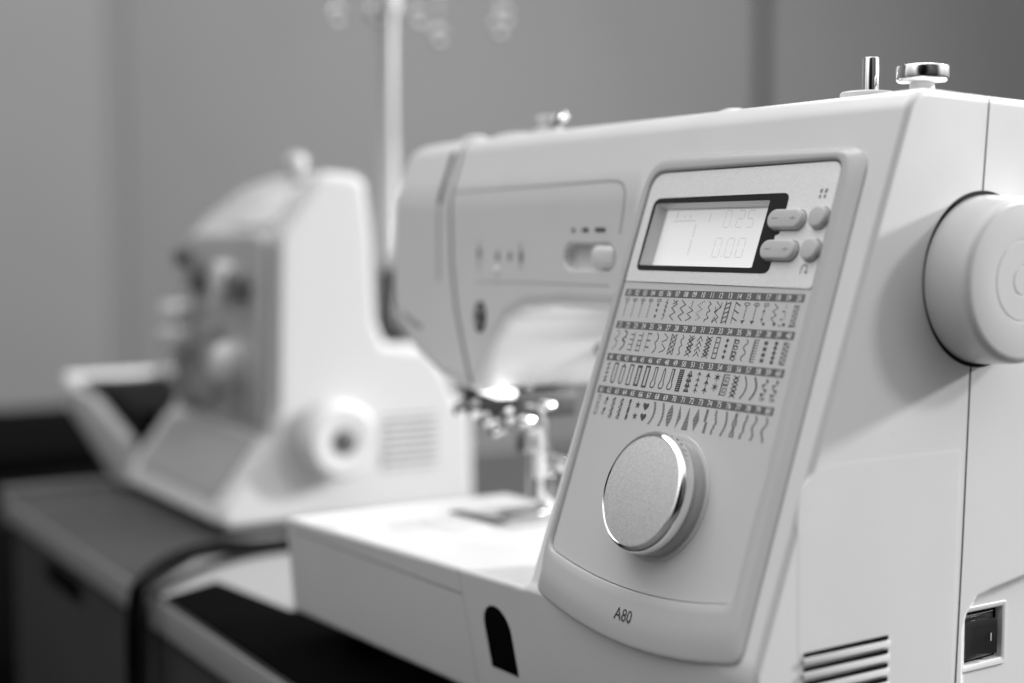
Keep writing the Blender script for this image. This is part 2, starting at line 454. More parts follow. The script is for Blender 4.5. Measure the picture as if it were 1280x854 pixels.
# dark hairline round the panel
GP = [i for i in range(len(inner)) if inner[i][1] > STRIP and not (inner[i][0] > -.03 and inner[i][1] < .197)]
k0 = next(i for i in GP if (i-1) % len(inner) not in GP); GP = [(k0+j) % len(inner) for j in range(len(GP))]
bm = bmesh.new(); ia, ib = offs(inner, -.0001), offs(inner, .0005); va = [(bm.verts.new(PAN(*ia[i], .0019)), bm.verts.new(PAN(*ib[i], .0019))) for i in GP]
for p, q in zip(va, va[1:]): bm.faces.new([p[0], p[1], q[1], q[0]])
obj('panel_gap', bm, mat('gap_dark', .09, .6), SM)
# silver display plate with a real window opening
up = clip(offs(inner, .0006), STRIP+.0002, False)
win = rrect(LC['x0'], LC['x1'], LC['t0'], LC['t1'], .0004, 3)
def plate(bm, out, hole, n0, n1, mi=0):
    N = 240; c = ((LC['x0']+LC['x1'])/2, (LC['t0']+LC['t1'])/2)
    def ba(P):
        A = np.array(ccw(resamp(P, 2000))); th = np.unwrap(np.arctan2((A[:, 1]-c[1])*1.9, A[:, 0]-c[0])); th2 = np.r_[th, th[0]+2*PI]; A2 = np.vstack([A, A[:1]])
        q = np.linspace(0, 2*PI, N, endpoint=False); q = (q-th[0]) % (2*PI)+th[0]
        return [(float(np.interp(t, th2, A2[:, 0])), float(np.interp(t, th2, A2[:, 1]))) for t in q]
    O, H = ba(out), ba(hole)
    loft(bm, [[panel(a, b, n0) for a, b in O], [panel(a, b, n1) for a, b in O], [panel(a, b, n1) for a, b in H], [panel(a, b, n0) for a, b in H]], mi=mi)
bm = bmesh.new(); plate(bm, up, win, -.002, .0004); DP = obj('display_plate', bm, silver, SM, angle=30)
# black bezel
bez = rpoly([(-.1352, .1524), (-.0520, .1526), (-.0484, .1560), (-.0484, .1588), (-.0520, .1592), (-.0520, .1676), (-.0484, .1722), (-.0484, .1868), (-.1362, .1864)],
            [.0035, .0015, .0022, .0004, .0004, .0004, .0004, .0035, .0045], 6)
bez = [(a, b) for a, b in rpoly([(-.1352, .1524), (-.0484, .1526), (-.0484, .1592), (-.0505, .1592), (-.0505, .1690), (-.0484, .1690), (-.0484, .1868), (-.1362, .1864)], [.0032, .0050, .0004, .0004, .0004, .0004, .0035, .0045], 6)]
bm = bmesh.new(); plate(bm, bez, offs(win, -.00005), .0003, .00055)
obj('display_bezel', bm, blackm, DP, angle=30)
# lcd well and glass
bm = bmesh.new(); ins = (.0068-.0003)
w0 = rrect(LC['x0'], LC['x1'], LC['t0'], LC['t1'], .0003, 2)
for sgn in (0,):
    loops = [[panel(a, b, .0002) for a, b in w0], [panel(a, b, -.0008) for a, b in offs(w0, .0004)], [panel(a, b, -.0046) for a, b in offs(w0, .0007)], [panel(a, b, -.0048) for a, b in offs(w0, .0010)], [panel(a, b, -.0062) for a, b in offs(w0, .0011)]]
    loft(bm, loops)
obj('display_well', bm, lcdw, DP, angle=20)
m = mat('lcd_glass', .62, .3, emit=.36)
bm = bmesh.new(); prism(bm, panel, [(LC['x0']+.001, LC['t0']+.001), (LC['x1']-.001, LC['t0']+.001), (LC['x1']-.001, LC['t1']-.001), (LC['x0']+.001, LC['t1']-.001)], -.0075, -.0058)
LCD = obj('display_screen', bm, m, DP, angle=20)
bm = bmesh.new(); NL = -.00575; LS = Fr(panel.o, panel.a, panel.b, panel.n).at(-.0072, .0024)
lcd_panel, panel = panel, LS
def seg7(x, t, w, h, segs, wd=.00035, out=False):
    A = dict(a=((0, h), (w, h)), b=((w, h), (w, h/2)), c=((w, h/2), (w, 0)), d=((0, 0), (w, 0)), e=((0, h/2), (0, 0)), f=((0, h), (0, h/2)), g=((0, h/2), (w, h/2)))
    for s in segs:
        (a0, b0), (a1, b1) = A[s]; gp = .12
        p = (a0+(a1-a0)*gp, b0+(b1-b0)*gp); q = (a1-(a1-a0)*gp, b1-(b1-b0)*gp)
        stroke(bm, panel, [(x+p[0], t+p[1]), (x+q[0], t+q[1])], wd, NL)
seg7(-.0845, .1722, .0040, .0075, 'abcdef', .0004); fillp(bm, panel, [(-.0790, .1722), (-.0784, .1722), (-.0784, .1728), (-.0790, .1728)], NL)
seg7(-.0765, .1722, .0040, .0075, 'abged', .0004); seg7(-.0700, .1722, .0040, .0075, 'afgcd', .0004)
seg7(-.0865, .1588, .0042, .0085, 'abcdef', .0004); fillp(bm, panel, [(-.0805, .1588), (-.0799, .1588), (-.0799, .1594), (-.0805, .1594)], NL)
seg7(-.0785, .1588, .0042, .0085, 'abcdef', .0004); seg7(-.0715, .1588, .0042, .0085, 'abcdef', .0004)
stroke(bm, panel, [(-.1028, .1600), (-.1028, .1665)], .0007, NL); stroke(bm, panel, [(-.1028, .1680), (-.1028, .1735)], .0007, NL)
stroke(bm, panel, [(-.1190, .1752), (-.1040, .1754)], .0005, NL); stroke(bm, panel, [(-.1175, .1770), (-.1175, .1792)], .0009, NL)
stroke(bm, panel, [(-.0945, .1750), (-.0945, .1785)], .0006, NL)
for q in (-.1120, -.1080): stroke(bm, panel, [(q, .1770), (q, .1778)], .0008, NL)
obj('display_digits', bm, lcdt, LCD); panel = lcd_panel

# buttons
def button(x, t, w, h, name, marks=0):
    r = min(w, h)/2-.00005; bm = bmesh.new(); P = rrect(x-w/2, x+w/2, t-h/2, t+h/2, r, 12)
    loft(bm, [[panel(a, b, n_) for a, b in offs(P, o_)] for o_, n_ in ((0, -.001), (0, .0022), (.00015, .0027), (.0005, .0031), (.001, .0032))], False, True)
    o = obj(name, bm, mat('button_plastic', .55, .38, bump=.02, bscale=2500), SM, angle=50)
    # grey ring painted in for the shadow gap round the button
    bm = bmesh.new(); Q = rrect(x-w/2-.0004, x+w/2+.0004, t-h/2-.0004, t+h/2+.0004, r+.0004, 12)
    prism(bm, panel, Q, .00045, .00062); obj('button_shadow_gap', bm, S1, o)
    if marks:
        bm = bmesh.new(); stroke(bm, panel, [(x-w*.34, t), (x-w*.18, t)], .0003, .00325); stroke(bm, panel, [(x+w*.18, t), (x+w*.34, t)], .0003, .00325); stroke(bm, panel, [(x+w*.26, t-.0008), (x+w*.26, t+.0008)], .0003, .00328)
        obj('button_mark', bm, S1, o)
button(-.0452, .1750, .0195, .0082, 'adjust_button', 1); button(-.0446, .1621, .0195, .0082, 'adjust_button', 1)
button(-.0275, .1757, .0094, .0088, 'round_button'); button(-.0271, .1625, .0094, .0088, 'round_button')
bm = bmesh.new()
for dx in (-.0013, .0013):
    fillp(bm, panel, [(-.0298+dx-.0006, .1862), (-.0298+dx-.0003, .1878), (-.0298+dx+.0008, .1878), (-.0298+dx+.0004, .1862)], .0005)
    fillp(bm, panel, [(-.0298+dx-.0004, .1840), (-.0298+dx-.0004, .1854), (-.0298+dx+.0005, .1854), (-.0298+dx+.0005, .1840)], .0005)
obj('needle_symbol', bm, inkd, DP); bm = bmesh.new()
U = [(-.0305, .1530), (-.0305, .1552)]+[(-.0290-.0015*math.cos(a), .1552+.0014*math.sin(a)) for a in np.linspace(0, PI, 10)]+[(-.0275, .1536)]
stroke(bm, panel, U, .00038, .0005); fillp(bm, panel, [(-.0283, .1540), (-.0267, .1540), (-.0275, .1528)], .0005)
obj('reverse_symbol', bm, inkd, DP)

# ---- the printed stitch chart
bm = bmesh.new(); NS = 8e-5
X0, X1 = -.1384, -.0247; CW = (X1-X0)/20.0
def chart():
    W = .00034
    for row in range(4):
        tb = .1426-.0151*row
        fillp(bm, panel, [(X0, tb-.00165+tilt(X0)), (X1, tb-.00165+tilt(X1)), (X1, tb+.00165+tilt(X1)), (X0, tb+.00165+tilt(X0))], NS, 0)
        if row < 4: rx = 0
        for k in range(20):
            cx = X0+CW*(k+.5); n = row*20+k+1
            text(bm, panel, '%02d' % n, cx, tb+tilt(cx), NS+6e-5, .0034, 1, .84, .0125, .00003)
            symbol(n, cx, tb-.0031+tilt(cx), .0040, .0089 if row < 3 else .0094, W)
def symbol(n, cx, top, w, h, W):
    nn = NS+2e-6*(n % 3)
    P = lambda u, v: (cx+(u-.5)*w, top-v*h+.0004)
    S = lambda pts, k=1.: stroke(bm, panel, [P(*p) for p in pts], W*k, nn, 2)
    Fl = lambda pts: fillp(bm, panel, [P(*p) for p in pts], nn, 2)
    def dash(u, v0, v1, d, k=1.):
        v = v0
        while v < v1-.01: S([(u, v), (u, min(v+d*.6, v1))], k); v += d
    def ell(u, v, a, b, k=.8): S([(u+a*math.cos(t), v+b*math.sin(t)) for t in np.linspace(0, 2*PI, 13)], k)
    def zig(m, a=.5, v0=0., v1=1., ph=0, u=.5, k=1.): S([(u+a*(1 if (i+ph) % 2 else -1), v0+(v1-v0)*i/m) for i in range(m+1)], k)
    def rect(u0, u1, v0, v1, k=1.): S([(u0, v0), (u1, v0), (u1, v1), (u0, v1), (u0, v0)], k)
    def blob(u, v, a, b, m=8): Fl([(u+a*math.cos(t), v+b*math.sin(t)) for t in np.linspace(0, 2*PI, m, endpoint=False)])
    def curve(fn, k=1., m=20): S([fn(t) for t in np.linspace(0, 1, m)], k)
    if n in (1, 2, 3, 4):
        ell(.5, .06, .36, .06); 
        if n in (3, 4): S([(.5, .0), (.5, .12)], .8)
        if n == 2: blob(.25, .07, .13, .04)
        dash(.5, .16, 1, .17, 1.1)
        if n in (1, 3): blob(.5, .24, .14, .05)
    elif n == 5:
        rect(.2, .8, 0, .11, .9); [Fl([(.36, v), (.64, v), (.64, v+.15), (.36, v+.15)]) for v in (.2, .48, .78)]
    elif n == 6: S([(.6, 0), (.35, .14), (.65, .16), (.35, .34), (.65, .36), (.35, .55), (.65, .57), (.35, .77), (.65, .79), (.4, 1)], 1.1)
    elif n in (7, 8): zig(5, .38, k=1.15); (S([(.85, .02), (.2, .2)], 1.2) if n == 7 else None)
    elif n == 9: dash(.5, 0, .3, .12); zig(4, .4, .3, 1)
    elif n == 10:
        for i in range(5):
            a = .12 if i % 2 else .88; b = 1-a
            for s in (0, .33, .66): blob(a+(b-a)*s, (i+s)/5, .09, .028, 5)
    elif n == 11: S([(.3, 0), (.7, .12), (.4, .22), (.4, .3), (.8, .45), (.4, .55), (.4, .65), (.8, .8), (.3, .9), (.3, 1)])
    elif n == 12: zig(4, .4); S([(.9, .02), (.9, .24)]); S([(.1, .25), (.3, .5), (.8, .25)]); S([(.1, .98), (.3, .75), (.9, 1)])
    elif n == 13: S([(.15, 0), (.15, 1)], 1.7); S([(.85, 0), (.85, 1)], 1.7); [S([(.15, v+.12), (.85, v)], 1.2) for v in (0, .22, .44, .66, .88)]
    elif n == 14: S([(.2, 0), (.2, 1)], .8); [S([(.2, v), (.95, v+.14)], 1.5) for v in (0, .36, .72)]
    elif n in (15, 16):
        ell(.5, .06, .42, .065)
        if n == 16: S([(.5, 0), (.5, .13)], .8)
        dash(.5, .16, .8, .16, 1.2); Fl([(.15, .84), (.75, .80), (.45, 1.0)])
    elif n == 17: rect(.2, .8, 0, .11, .8); S([(.35, .12), (.35, .9)], .7); blob(.35, .36, .17, .05); blob(.35, .74, .17, .05); blob(.75, .94, .2, .07)
    elif n == 18: zig(5, .3, 0, .85); blob(.85, .92, .22, .08)
    elif n == 19: S([(.5, 0), (.5, .2)], .5); blob(.3, .33, .2, .035); S([(.6, .33), (.6, .7)], .5); blob(.25, .7, .2, .035); blob(.75, .92, .22, .08); blob(.2, .98, .2, .03)
    elif n == 20: S([(.2, .05), (.8, .05)], 1.2); S([(.2, .05), (.2, 1)], .8); S([(.8, .05), (.8, 1)], .8); zig(8, .24, .08, .95, k=.9); S([(.1, 1), (.9, .96)], 1.4)
    elif n in (21, 22):
        k = 1.0 if n == 21 else 1.9; S([(.3, 0), (.75, .08), (.7, .3), (.25, .42), (.3, .5), (.72, .55), (.68, .78), (.2, 1)], k)
    elif n in (23, 24):
        S([(.8, .02), (.8, 1)], 1.); [S([(.8, v), (.15, v)], 1.2) for v in ((.16, .42, .68, .95) if n == 23 else (.18, .44, .7, .96))]
        if n == 24: dash(.25, .5, 1, .13, .9)
    elif n == 25: S([(.3, 0), (.3, 1)], .6); [S([(.3, v), (.9, v)], 1.6) for v in (.06, .4, .74)]
    elif n == 26: curve(lambda t: (.35+.4*abs(math.sin(t*2*PI)), t), 1.2)
    elif n == 27: S([(.2, 0), (.9, .18), (.8, .3), (.1, .42)], 1.1); S([(.2, .52), (.9, .74), (.7, .84), (.1, .95)], 1.1)
    elif n == 28: S([(.1, 0), (.1, 1)]); S([(.9, 0), (.9, 1)]); zig(4, .38, 0, 1); zig(4, .38, 0, 1, 1)
    elif n == 29: S([(.45, 0), (.7, .12), (.4, .25), (.4, .36), (.7, .5), (.4, .62), (.4, .74), (.7, .88), (.4, 1)], 1.1)
    elif n == 30: zig(5, .38, 0, 1); zig(5, .38, 0, 1, 1); zig(5, .38, .1, .95, 1, .65)
    elif n == 31: [(S([(.1, v+.22), (.55, v)], 1.1), S([(.45, v-.02), (.95, v+.2)], 1.1)) for v in (.02, .27, .52, .77)]
    elif n == 32: zig(6, .42, 0, 1, k=1.1); zig(6, .42, 0, 1, 1, k=1.1); zig(6, .2, .05, .95, 0, .5)
    elif n == 33: S([(.2, 0), (.2, 1)], 1.2); S([(.8, 0), (.8, 1)], 1.2); [S([(.2, v), (.8, v)], 1.2) for v in (0, .25, .5, .75, 1)]
    elif n == 34: [Fl([(.5, v), (.75, v+.11), (.5, v+.22), (.25, v+.11)]) for v in (0, .26, .52, .78)]
    elif n == 35: S([(.15, 0), (.15, 1)], .9); [(ell(.55, v, .3, .09, 1.1), S([(.2, v-.1), (.8, v-.05)], 1.2)) for v in (.14, .42, .70, .92)]
    elif n == 36: curve(lambda t: (.5+.22*math.sin(t*4*PI), t), 1.3)
    elif n == 37: S([(.25, 0), (.25, 1)], 1.6); [S([(.25, v), (.85, v)], 1.) for v in np.linspace(0, 1, 9)]
    elif n == 38: [Fl([(.25, v), (.75, v), (.75, v+.17), (.25, v+.17)]) for v in (.02, .29, .56, .82)]
    elif n == 39: [blob(.5, v, .26, .085) for v in (.08, .3, .52, .74, .95)]; S([(.5, 0), (.5, 1)], 1.5)
    elif n == 40: rect(.15, .85, .03, 1, .9); [blob(.35+.3*(i % 2), .1+.1*i, .17, .05) for i in range(10)]
    elif n == 41: [(S([(.5, v), (.75, v+.05)], 1.3), S([(.3, v+.1), (.55, v+.08)], 1.5), S([(.5, v), (.5, v+.15)], .8)) for v in (0, .22, .45, .68, .86)]
    elif n == 42: S([(.2, .05), (.2, .88), (.35, .99), (.65, .99), (.8, .88), (.8, 0), (.2, 0)], 1.7)
    elif n == 43: S([(.2, .15), (.2, .88), (.4, .99), (.6, .99), (.8, .88), (.8, .15), (.5, 0), (.2, .15)], 1.5); S([(.3, .13), (.7, .13)], 1.2)
    elif n == 44: rect(.2, .8, 0, 1, 1.6)
    elif n == 45: rect(.15, .85, 0, 1, 1.2); zig(14, .1, .05, .95, 0, .25, .9); zig(14, .1, .05, .95, 1, .75, .9); S([(.2, .05), (.8, .05)], 1.8); S([(.2, .97), (.8, .97)], 1.8)
    elif n == 46: rect(.2, .8, 0, 1, 2.4)
    elif n in (47, 48, 49):
        tp = [(.35, 0), (.75, 0)] if n != 48 else [(.4, .12), (.55, 0), (.7, .12)]
        S([tp[0], (.35, .62), (.15, .8), (.22, .96), (.5, 1), (.78, .96), (.9, .8), (.75, .62), tp[-1]]+([tp[0]] if n != 48 else [tp[1], tp[0]]), 1.4)
        if n == 49: dash(.68, .05, .6, .06, 1.2)
    elif n == 50: [S([(.2, v), (.8, v)], 2.0) for v in np.linspace(0, 1, 11)]; S([(.2, 0), (.2, 1)]); S([(.8, 0), (.8, 1)])
    elif n == 51: [(S([(.5, v), (.85, v+.24), (.15, v+.24), (.5, v)], 1.4), S([(.3, v+.18), (.7, v+.18)], 1.3)) for v in (0, .25, .5, .74)]
    elif n == 52: [(Fl([(.5, v), (.15, v+.17), (.5, v+.1)]), Fl([(.5, v), (.9, v+.18), (.55, v+.1)]), S([(.5, v), (.5, v+.22)])) for v in (.0, .28, .54, .78)]
    elif n == 53: [(Fl([(.5, v), (.1, v+.22), (.5, v+.16), (.9, v+.22)]), S([(.5, v), (.5, v+.3)], 1.2)) for v in (.0, .33, .68)]
    elif n == 54: [(S([(.5, v-.13), (.5, v+.2)], 1.3), S([(.15, v-.06), (.85, v+.1)], 1.2), S([(.15, v+.1), (.85, v-.06)], 1.2), blob(.5, v, .2, .07)) for v in (.14, .60)]
    elif n == 55:
        for v in (0, .5): S([(.9, v), (.1, v), (.1, v+.44), (.9, v+.44), (.9, v+.12), (.35, v+.12), (.35, v+.32), (.65, v+.32), (.65, v+.22)], 1.)
        S([(.0, 0), (0, 1)], .7)
    elif n == 56: [(S([(.1, v), (.9, v+.2)], 1.2), S([(.9, v), (.1, v+.2)], 1.2), blob(.5, v+.1, .26, .06)) for v in (0, .2, .4, .6, .8)]
    elif n in (57, 58): curve(lambda t: (.3+.5*math.sin(t*PI)-(.2 if t > .9 else 0)*0, t), 1.7 if n == 57 else 2.3)
    elif n in (59, 60): curve(lambda t: (.5+.25*math.sin(t*4*PI), t), 1.); [blob(.5+.2*(-1)**i, .1+.2*i, .18, .06) for i in range(5)]
    elif n == 61: [(S([(.7, v), (.3, v), (.3, v+.4), (.7, v+.4)], 1.), S([(.7, v+.05), (.7, v+.35)], 1.)) for v in (0, .52)]
    elif n == 62: [(Fl([(.55, v), (.8, v+.14), (.5, v+.26), (.3, v+.14)]), ell(.4, v+.32, .2, .07)) for v in (0, .5)]
    elif n in (63, 64): [(blob(.55, v, .16, .05), ell(.4, v+.12, .22, .07, 1.1)) for v in (.05, .3, .55, .8)]
    elif n == 65: [Fl([(.35, v), (.7, v), (.65, v+d), (.3, v+d)]) for v, d in ((0, .2), (.25, .06), (.36, .3), (.72, .22))]; S([(.5, 0), (.45, 1)])
    elif n == 66:
        for v in (.22, .74): Fl([(.5+(.46 if i % 2 == 0 else .18)*math.sin(i*PI/5), v-(.19 if i % 2 == 0 else .075)*math.cos(i*PI/5)) for i in range(10)])
    elif n == 67:
        for v in (.22, .72): Fl([(.5+.5*math.sin(t)**3, v-(.17*math.cos(t)-.065*math.cos(2*t)-.03*math.cos(3*t))) for t in np.linspace(0, 2*PI, 24, endpoint=False)])
    elif n in (68, 69): [S([(.25+.35*math.sin(v*PI*.9)-(.3 if n == 68 else 0)*v*v+.05, v), (.55+.35*math.sin(v*PI*.9)-(.3 if n == 68 else 0)*v*v+.05, v)], .9) for v in np.linspace(0, 1, 17)]
    elif n == 70: [S([(.5-.42*math.sin(v*PI)**.8, v), (.5+.42*math.sin(v*PI)**.8, v)], 1.) for v in np.linspace(.02, 1, 16)]
    elif n == 71: [S([(.4, v), (.4+.5*(1-abs(v-.5)*2), v)], 1.) for v in np.linspace(.02, .98, 16)]
    elif n == 72: [S([(.5-.45*v, v), (.5+.45*v, v)], 1.) for v in np.linspace(.05, 1, 16)]
    elif n == 73: [S([(.5-.45*(1-abs(v-.5)*2), v), (.5+.45*(1-abs(v-.5)*2), v)], 1.) for v in np.linspace(.03, .97, 16)]
    else:
        fn = {74: lambda v: .3 if v < .5 else .55, 75: lambda v: [.3, .45, .6, .45, .3][min(4, int(v*5))], 76: lambda v: .4+.25*math.sin(v*PI*1.1), 77: lambda v: .25 if int(v*4) % 2 else .4,
              78: lambda v: [.6, .45, .5, .3][min(3, int(v*4))], 79: lambda v: .4+.16*math.sin(v*3*PI), 80: lambda v: .45+.22*math.sin(v*2.6*PI)}[n]
        wd = .3 if n == 74 else .2
        [S([(fn(v), v), (fn(v)+wd, v)], 1.1) for v in np.linspace(.0, .999, 17)]
        if n == 77: [S([(1-fn(v)-wd+.1, v), (1-fn(v)+.1, v)], 1.1) for v in np.linspace(.0, .999, 17)]
chart()
obj('stitch_chart', bm, [ink, inkw, inkd], CP)

# model lettering on the frame
bm = bmesh.new(); lf = Fr(PT, (1, 0, 0), EV, NV)
text(bm, lf, 'A80', -.0765, .0068, .00317, .0072, 0, .95, .01)
mdl = obj('model_lettering', bm, mat('letter_ink', .03, .5), frame)

# ---- the dial
dc = panel(-.0735, .0565); DF = Fr(np.array(dc), (1, 0, 0), EV, NV)
bm = bmesh.new(); lathe(bm, DF, [(.0266, -.0005), (.0266, .0004), (.0262, .0007), (.0240, .0007)], 96)
DL = obj('dial', bm, framep, SM, angle=40)
bm = bmesh.new(); lathe(bm, DF, [(.0246, .0002), (.0247, .0030), (.0245, .0060), (.0240, .0066)], 96); obj('dial_skirt', bm, mat('skirt_plastic', .40, .24, coat=.3), DL, angle=40)
bm = bmesh.new(); lathe(bm, DF, [(.0240, .0062), (.0249, .0067), (.0251, .0078), (.0249, .0110), (.0244, .0121), (.0236, .0129), (.0230, .0132), (.0226, .0129), (.0225, .0122)], 96)
obj('chrome_ring', bm, chrome, DL, angle=60)
bm = bmesh.new(); lathe(bm, DF, [(.0226, .0122), (.0224, .0127), (.0217, .0130), (0, .0132)], 96); obj('dial_cap', bm, silver2, DL, angle=40)

# ---- handwheel
HW = Fr((0, .1452, .2235), (0, 1, 0), (0, 0, 1), (1, 0, 0))
bm = bmesh.new(); lathe(bm, Fr((0, .1451, .2236), (0, 1, 0), (0, 0, 1), (1, 0, 0)), [(.0347, -.002), (.0347, .00025), (.030, .0003), (0, .0003)], 96, sx=.952); obj('wheel_gap', bm, black, SM, angle=30)
bm = bmesh.new(); lathe(bm, HW, [(.030, .0003), (.0328, .0004), (.0331, .0010), (.0331, .0040), (.0329, .0080), (.0324, .0130), (.0321, .0165), (.0318, .0180), (.0311, .0191), (.0302, .0198), (.0290, .0201), (.0170, .0201),
  (.0160, .0201), (.0158, .0199), (.0154, .0199), (.0152, .0201), (.0062, .0201), (.0060, .0199), (.0056, .0199), (.0054, .0201), (0, .0201)], 128)
obj('handwheel', bm, wheelp, SM, angle=45)

# ---- side details: raised lower cover, vents, switch
def sideprism(name, P, n0, n1, m_, parent=SM, bev=0.):
    bm = bmesh.new(); prism(bm, SIDE, P, n0, n1); return obj(name, bm, m_, parent, bev=bev, seg=2, angle=30)
cov = ccw(rpoly([(.0515, .035), (.1335, .035), (.1362, .1570), (.0490, .1572)], [.004, .002, .002, .020], 10))
bm = bmesh.new(); loft(bm, [[SIDE(a, b, n_) for a, b in offs(resamp(cov, 200), o_)] for o_, n_ in ((0, -.001), (0, .00003), (.0008, .00007), (.0020, .00008))], False, True)
cover = obj('side_cover', bm, shell, SM, angle=30)
for i in range(7):
    z = .0866-.0054*i; bm = bmesh.new(); y0, y1 = .0535, .0968
    prism(bm, SIDE, [(y0, z-.0001), (y1, z+.0001), (y1, z+.0018), (y0, z+.0015)], .0002, .00052); sl = obj('vent_slot', bm, black, SM)
    bm = bmesh.new(); prism(bm, SIDE, rpoly([(y0-.0006, z-.0026), (y1+.0006, z-.0026), (y1+.0006, z-.0003), (y0-.0006, z-.0005)], .0005, 3), .0002, .0010); obj('vent_lip', bm, shell, sl, bev=.0004)
# switch socket
soc = ccw(rpoly([(.1395, .022), (.176, .022), (.176, .1005), (.1560, .0985), (.1405, .0935)], [.002, .01, .003, .012, .010], 8))
bm = bmesh.new(); N_ = 200; out_ = resamp(soc, N_); hole = ccw(rpoly([(.1413, .0672), (.1640, .0680), (.1640, .0895), (.1413, .0895)], .0008, 4))
def ba2(P, c, n):
    A = np.array(ccw(resamp(P, 1600))); th = np.unwrap(np.arctan2(A[:, 1]-c[1], A[:, 0]-c[0])); th2 = np.r_[th, th[0]+2*PI]; A2 = np.vstack([A, A[:1]])
    q = np.linspace(0, 2*PI, n, endpoint=False); q = (q-th[0]) % (2*PI)+th[0]
    return [(float(np.interp(t, th2, A2[:, 0])), float(np.interp(t, th2, A2[:, 1]))) for t in q]
cc = (.1525, .078); O2 = ba2(soc, cc, N_); H2 = ba2(hole, cc, N_)
SI = SIDE.at(.0025, 0, -.0033)
O2 = ba2(rrect(.1395, .1665, .0650, .0915, .001, 4), cc, N_)
loft(bm, [[SI(a, b, n_) for a, b in offs(O2, o_)] for o_, n_ in ((0, -.0005), (0, .0002), (.0003, .0005), (.0006, .0005))]+[[SI(a, b, n_) for a, b in offs(H2, o_)] for o_, n_ in ((-.0003, .0005), (0, .0003), (.0002, -.0030), (.0006, -.0050))])
socket = obj('switch_socket', bm, shell, SM, angle=40)
SJ = SIDE.at(.0025, 0, -.0068)
bm = bmesh.new(); prism(bm, SJ, [(.1410, .0668), (.1642, .0676), (.1642, .0900), (.1410, .0900)], -.001, .0005); PS = obj('power_switch', bm, black, SM)
bm = bmesh.new(); prism(bm, SJ, [(.1418, .0686), (.1612, .0690), (.1612, .0868), (.1418, .0866)], .0004, .0016); obj('switch_frame', bm, blackm, PS, bev=.0003)
bm = bmesh.new(); vv = []
for h_ in (.0012, None):
    for a_, b_, hh in ((.1432, .0702, .0030), (.1515, .0704, .0020), (.1598, .0706, .0052), (.1598, .0850, .0052), (.1515, .0850, .0020), (.1432, .0848, .0030)): vv.append(SJ(a_, b_, hh if h_ is None else h_))
B_ = [bm.verts.new(v) for v in vv]
for q in ((0, 1, 7, 6), (1, 2, 8, 7), (2, 3, 9, 8), (3, 4, 10, 9), (4, 5, 11, 10), (5, 0, 6, 11), (6, 7, 10, 11), (7, 8, 9, 10)): bm.faces.new([B_[i] for i in q])
obj('switch_rocker', bm, blackm, PS, bev=.0004, seg=2)
bm = bmesh.new(); stroke(bm, SJ, [(.1565, .0762), (.1565, .0792)], .0004, .0046); stroke(bm, SJ, [(.1422, .0872), (.1608, .0874)], .0003, .0017); obj('switch_mark', bm, inkw, PS)

# ---- base front: black slot
fr = FRONT(0); bm = bmesh.new()
arch = [(-.1885, .024), (-.1675, .024), (-.1675, .0555)]+[(-.1780+.0105*math.cos(a), .0555+.0115*math.sin(a)) for a in np.linspace(0, PI, 14)[1:-1]]+[(-.1885, .0555)]
arch = [(x, z+.0120*0) for x, z in arch]
def yfront(x, z): return .0290-.070*max(-.13-x, 0)+(.085-z)*.20
pts = [(x, yfront(x, z)-.0003, z) for x, z in [(a, b+.0025 if b > .03 else .0375) for a, b in arch]]
A = [bm.verts.new(p) for p in pts]; B = [bm.verts.new((p[0], p[1]+.002, p[2])) for p in pts]
bm.faces.new(A); bm.faces.new(B[::-1])
for k in range(len(A)): bm.faces.new([A[k], A[(k+1) % len(A)], B[(k+1) % len(A)], B[k]])
obj('knee_lever_slot', bm, black, SM)

# ---- arm front details
ARMF = Fr((0, .0925-.03*.24, 0), (1, 0, 0), (0, .03, 1), (0, -1, .03))
bm = bmesh.new(); loft(bm, [[ARMF(a, b, n_) for a, b in offs(rrect(-.1905, -.1725, .2250, .2362, .004, 6), o_)] for o_, n_ in ((0, -.006), (0, -.0005), (.001, .0008), (.0025, .0014))], False, True)
obj('speed_slider', bm, white, SM, angle=50)
bm = bmesh.new(); fillp(bm, ARMF, rrect(-.2125, -.1735, .2245, .2365, .0055, 8), -.0068); obj('slider_slot', bm, mat('slot_grey', .07, .5), SM)
bm = bmesh.new(); fillp(bm, ARMF, rrect(-.2078, -.2052, .2425, .2447, .0008, 3), .0003)
fillp(bm, ARMF, rrect(-.1990, -.1935, .2427, .2447, .0006, 3), .0003); fillp(bm, ARMF, rrect(-.1880, -.1795, .2427, .2447, .0006, 3), .0003)
obj('speed_marks', bm, inkd, SM)
bm = bmesh.new(); gm = mat('faint_print', .30, .5)
for x, z, r in ((-.2975, .2315, .0022), (-.2780, .2302, .0018), (-.2655, .2302, .0018), (-.2545, .2300, .0022)):
    fillp(bm, ARMF, [(x+r*math.cos(t), z+r*1.5*math.sin(t)) for t in np.linspace(0, 2*PI, 12, endpoint=False)], .0003)
stroke(bm, ARMF, [(-.2975, .238), (-.2975, .222)], .0007, .00035); stroke(bm, ARMF, [(-.2550, .237), (-.2550, .224)], .0007, .00035)
obj('needle_marks', bm, gm, SM)
bm = bmesh.new(); lathe(bm, ARMF.at(-.2790, .2225), [(0, .0022), (.0012, .0018), (.0018, .0008), (.0019, -.001)], 24); obj('indicator_lamp', bm, mat('glossy_white', .9, .05, coat=1), SM)
bm = bmesh.new(); lathe(bm, ARMF.at(-.2950, .1965), [(.0070, -.001), (.0070, .0004), (.0064, .0008), (0, .0010)], 40, sx=.9, sy=1.25); rb = obj('reverse_button', bm, dgrey, SM)
bm = bmesh.new(); tube(bm, [ARMF(-.2950+.0030*math.cos(a), .1965+.0045*math.sin(a), .0012) for a in np.linspace(.3, 2*PI-.6, 16)], .0007, 8); obj('button_symbol', bm, greyp, rb)
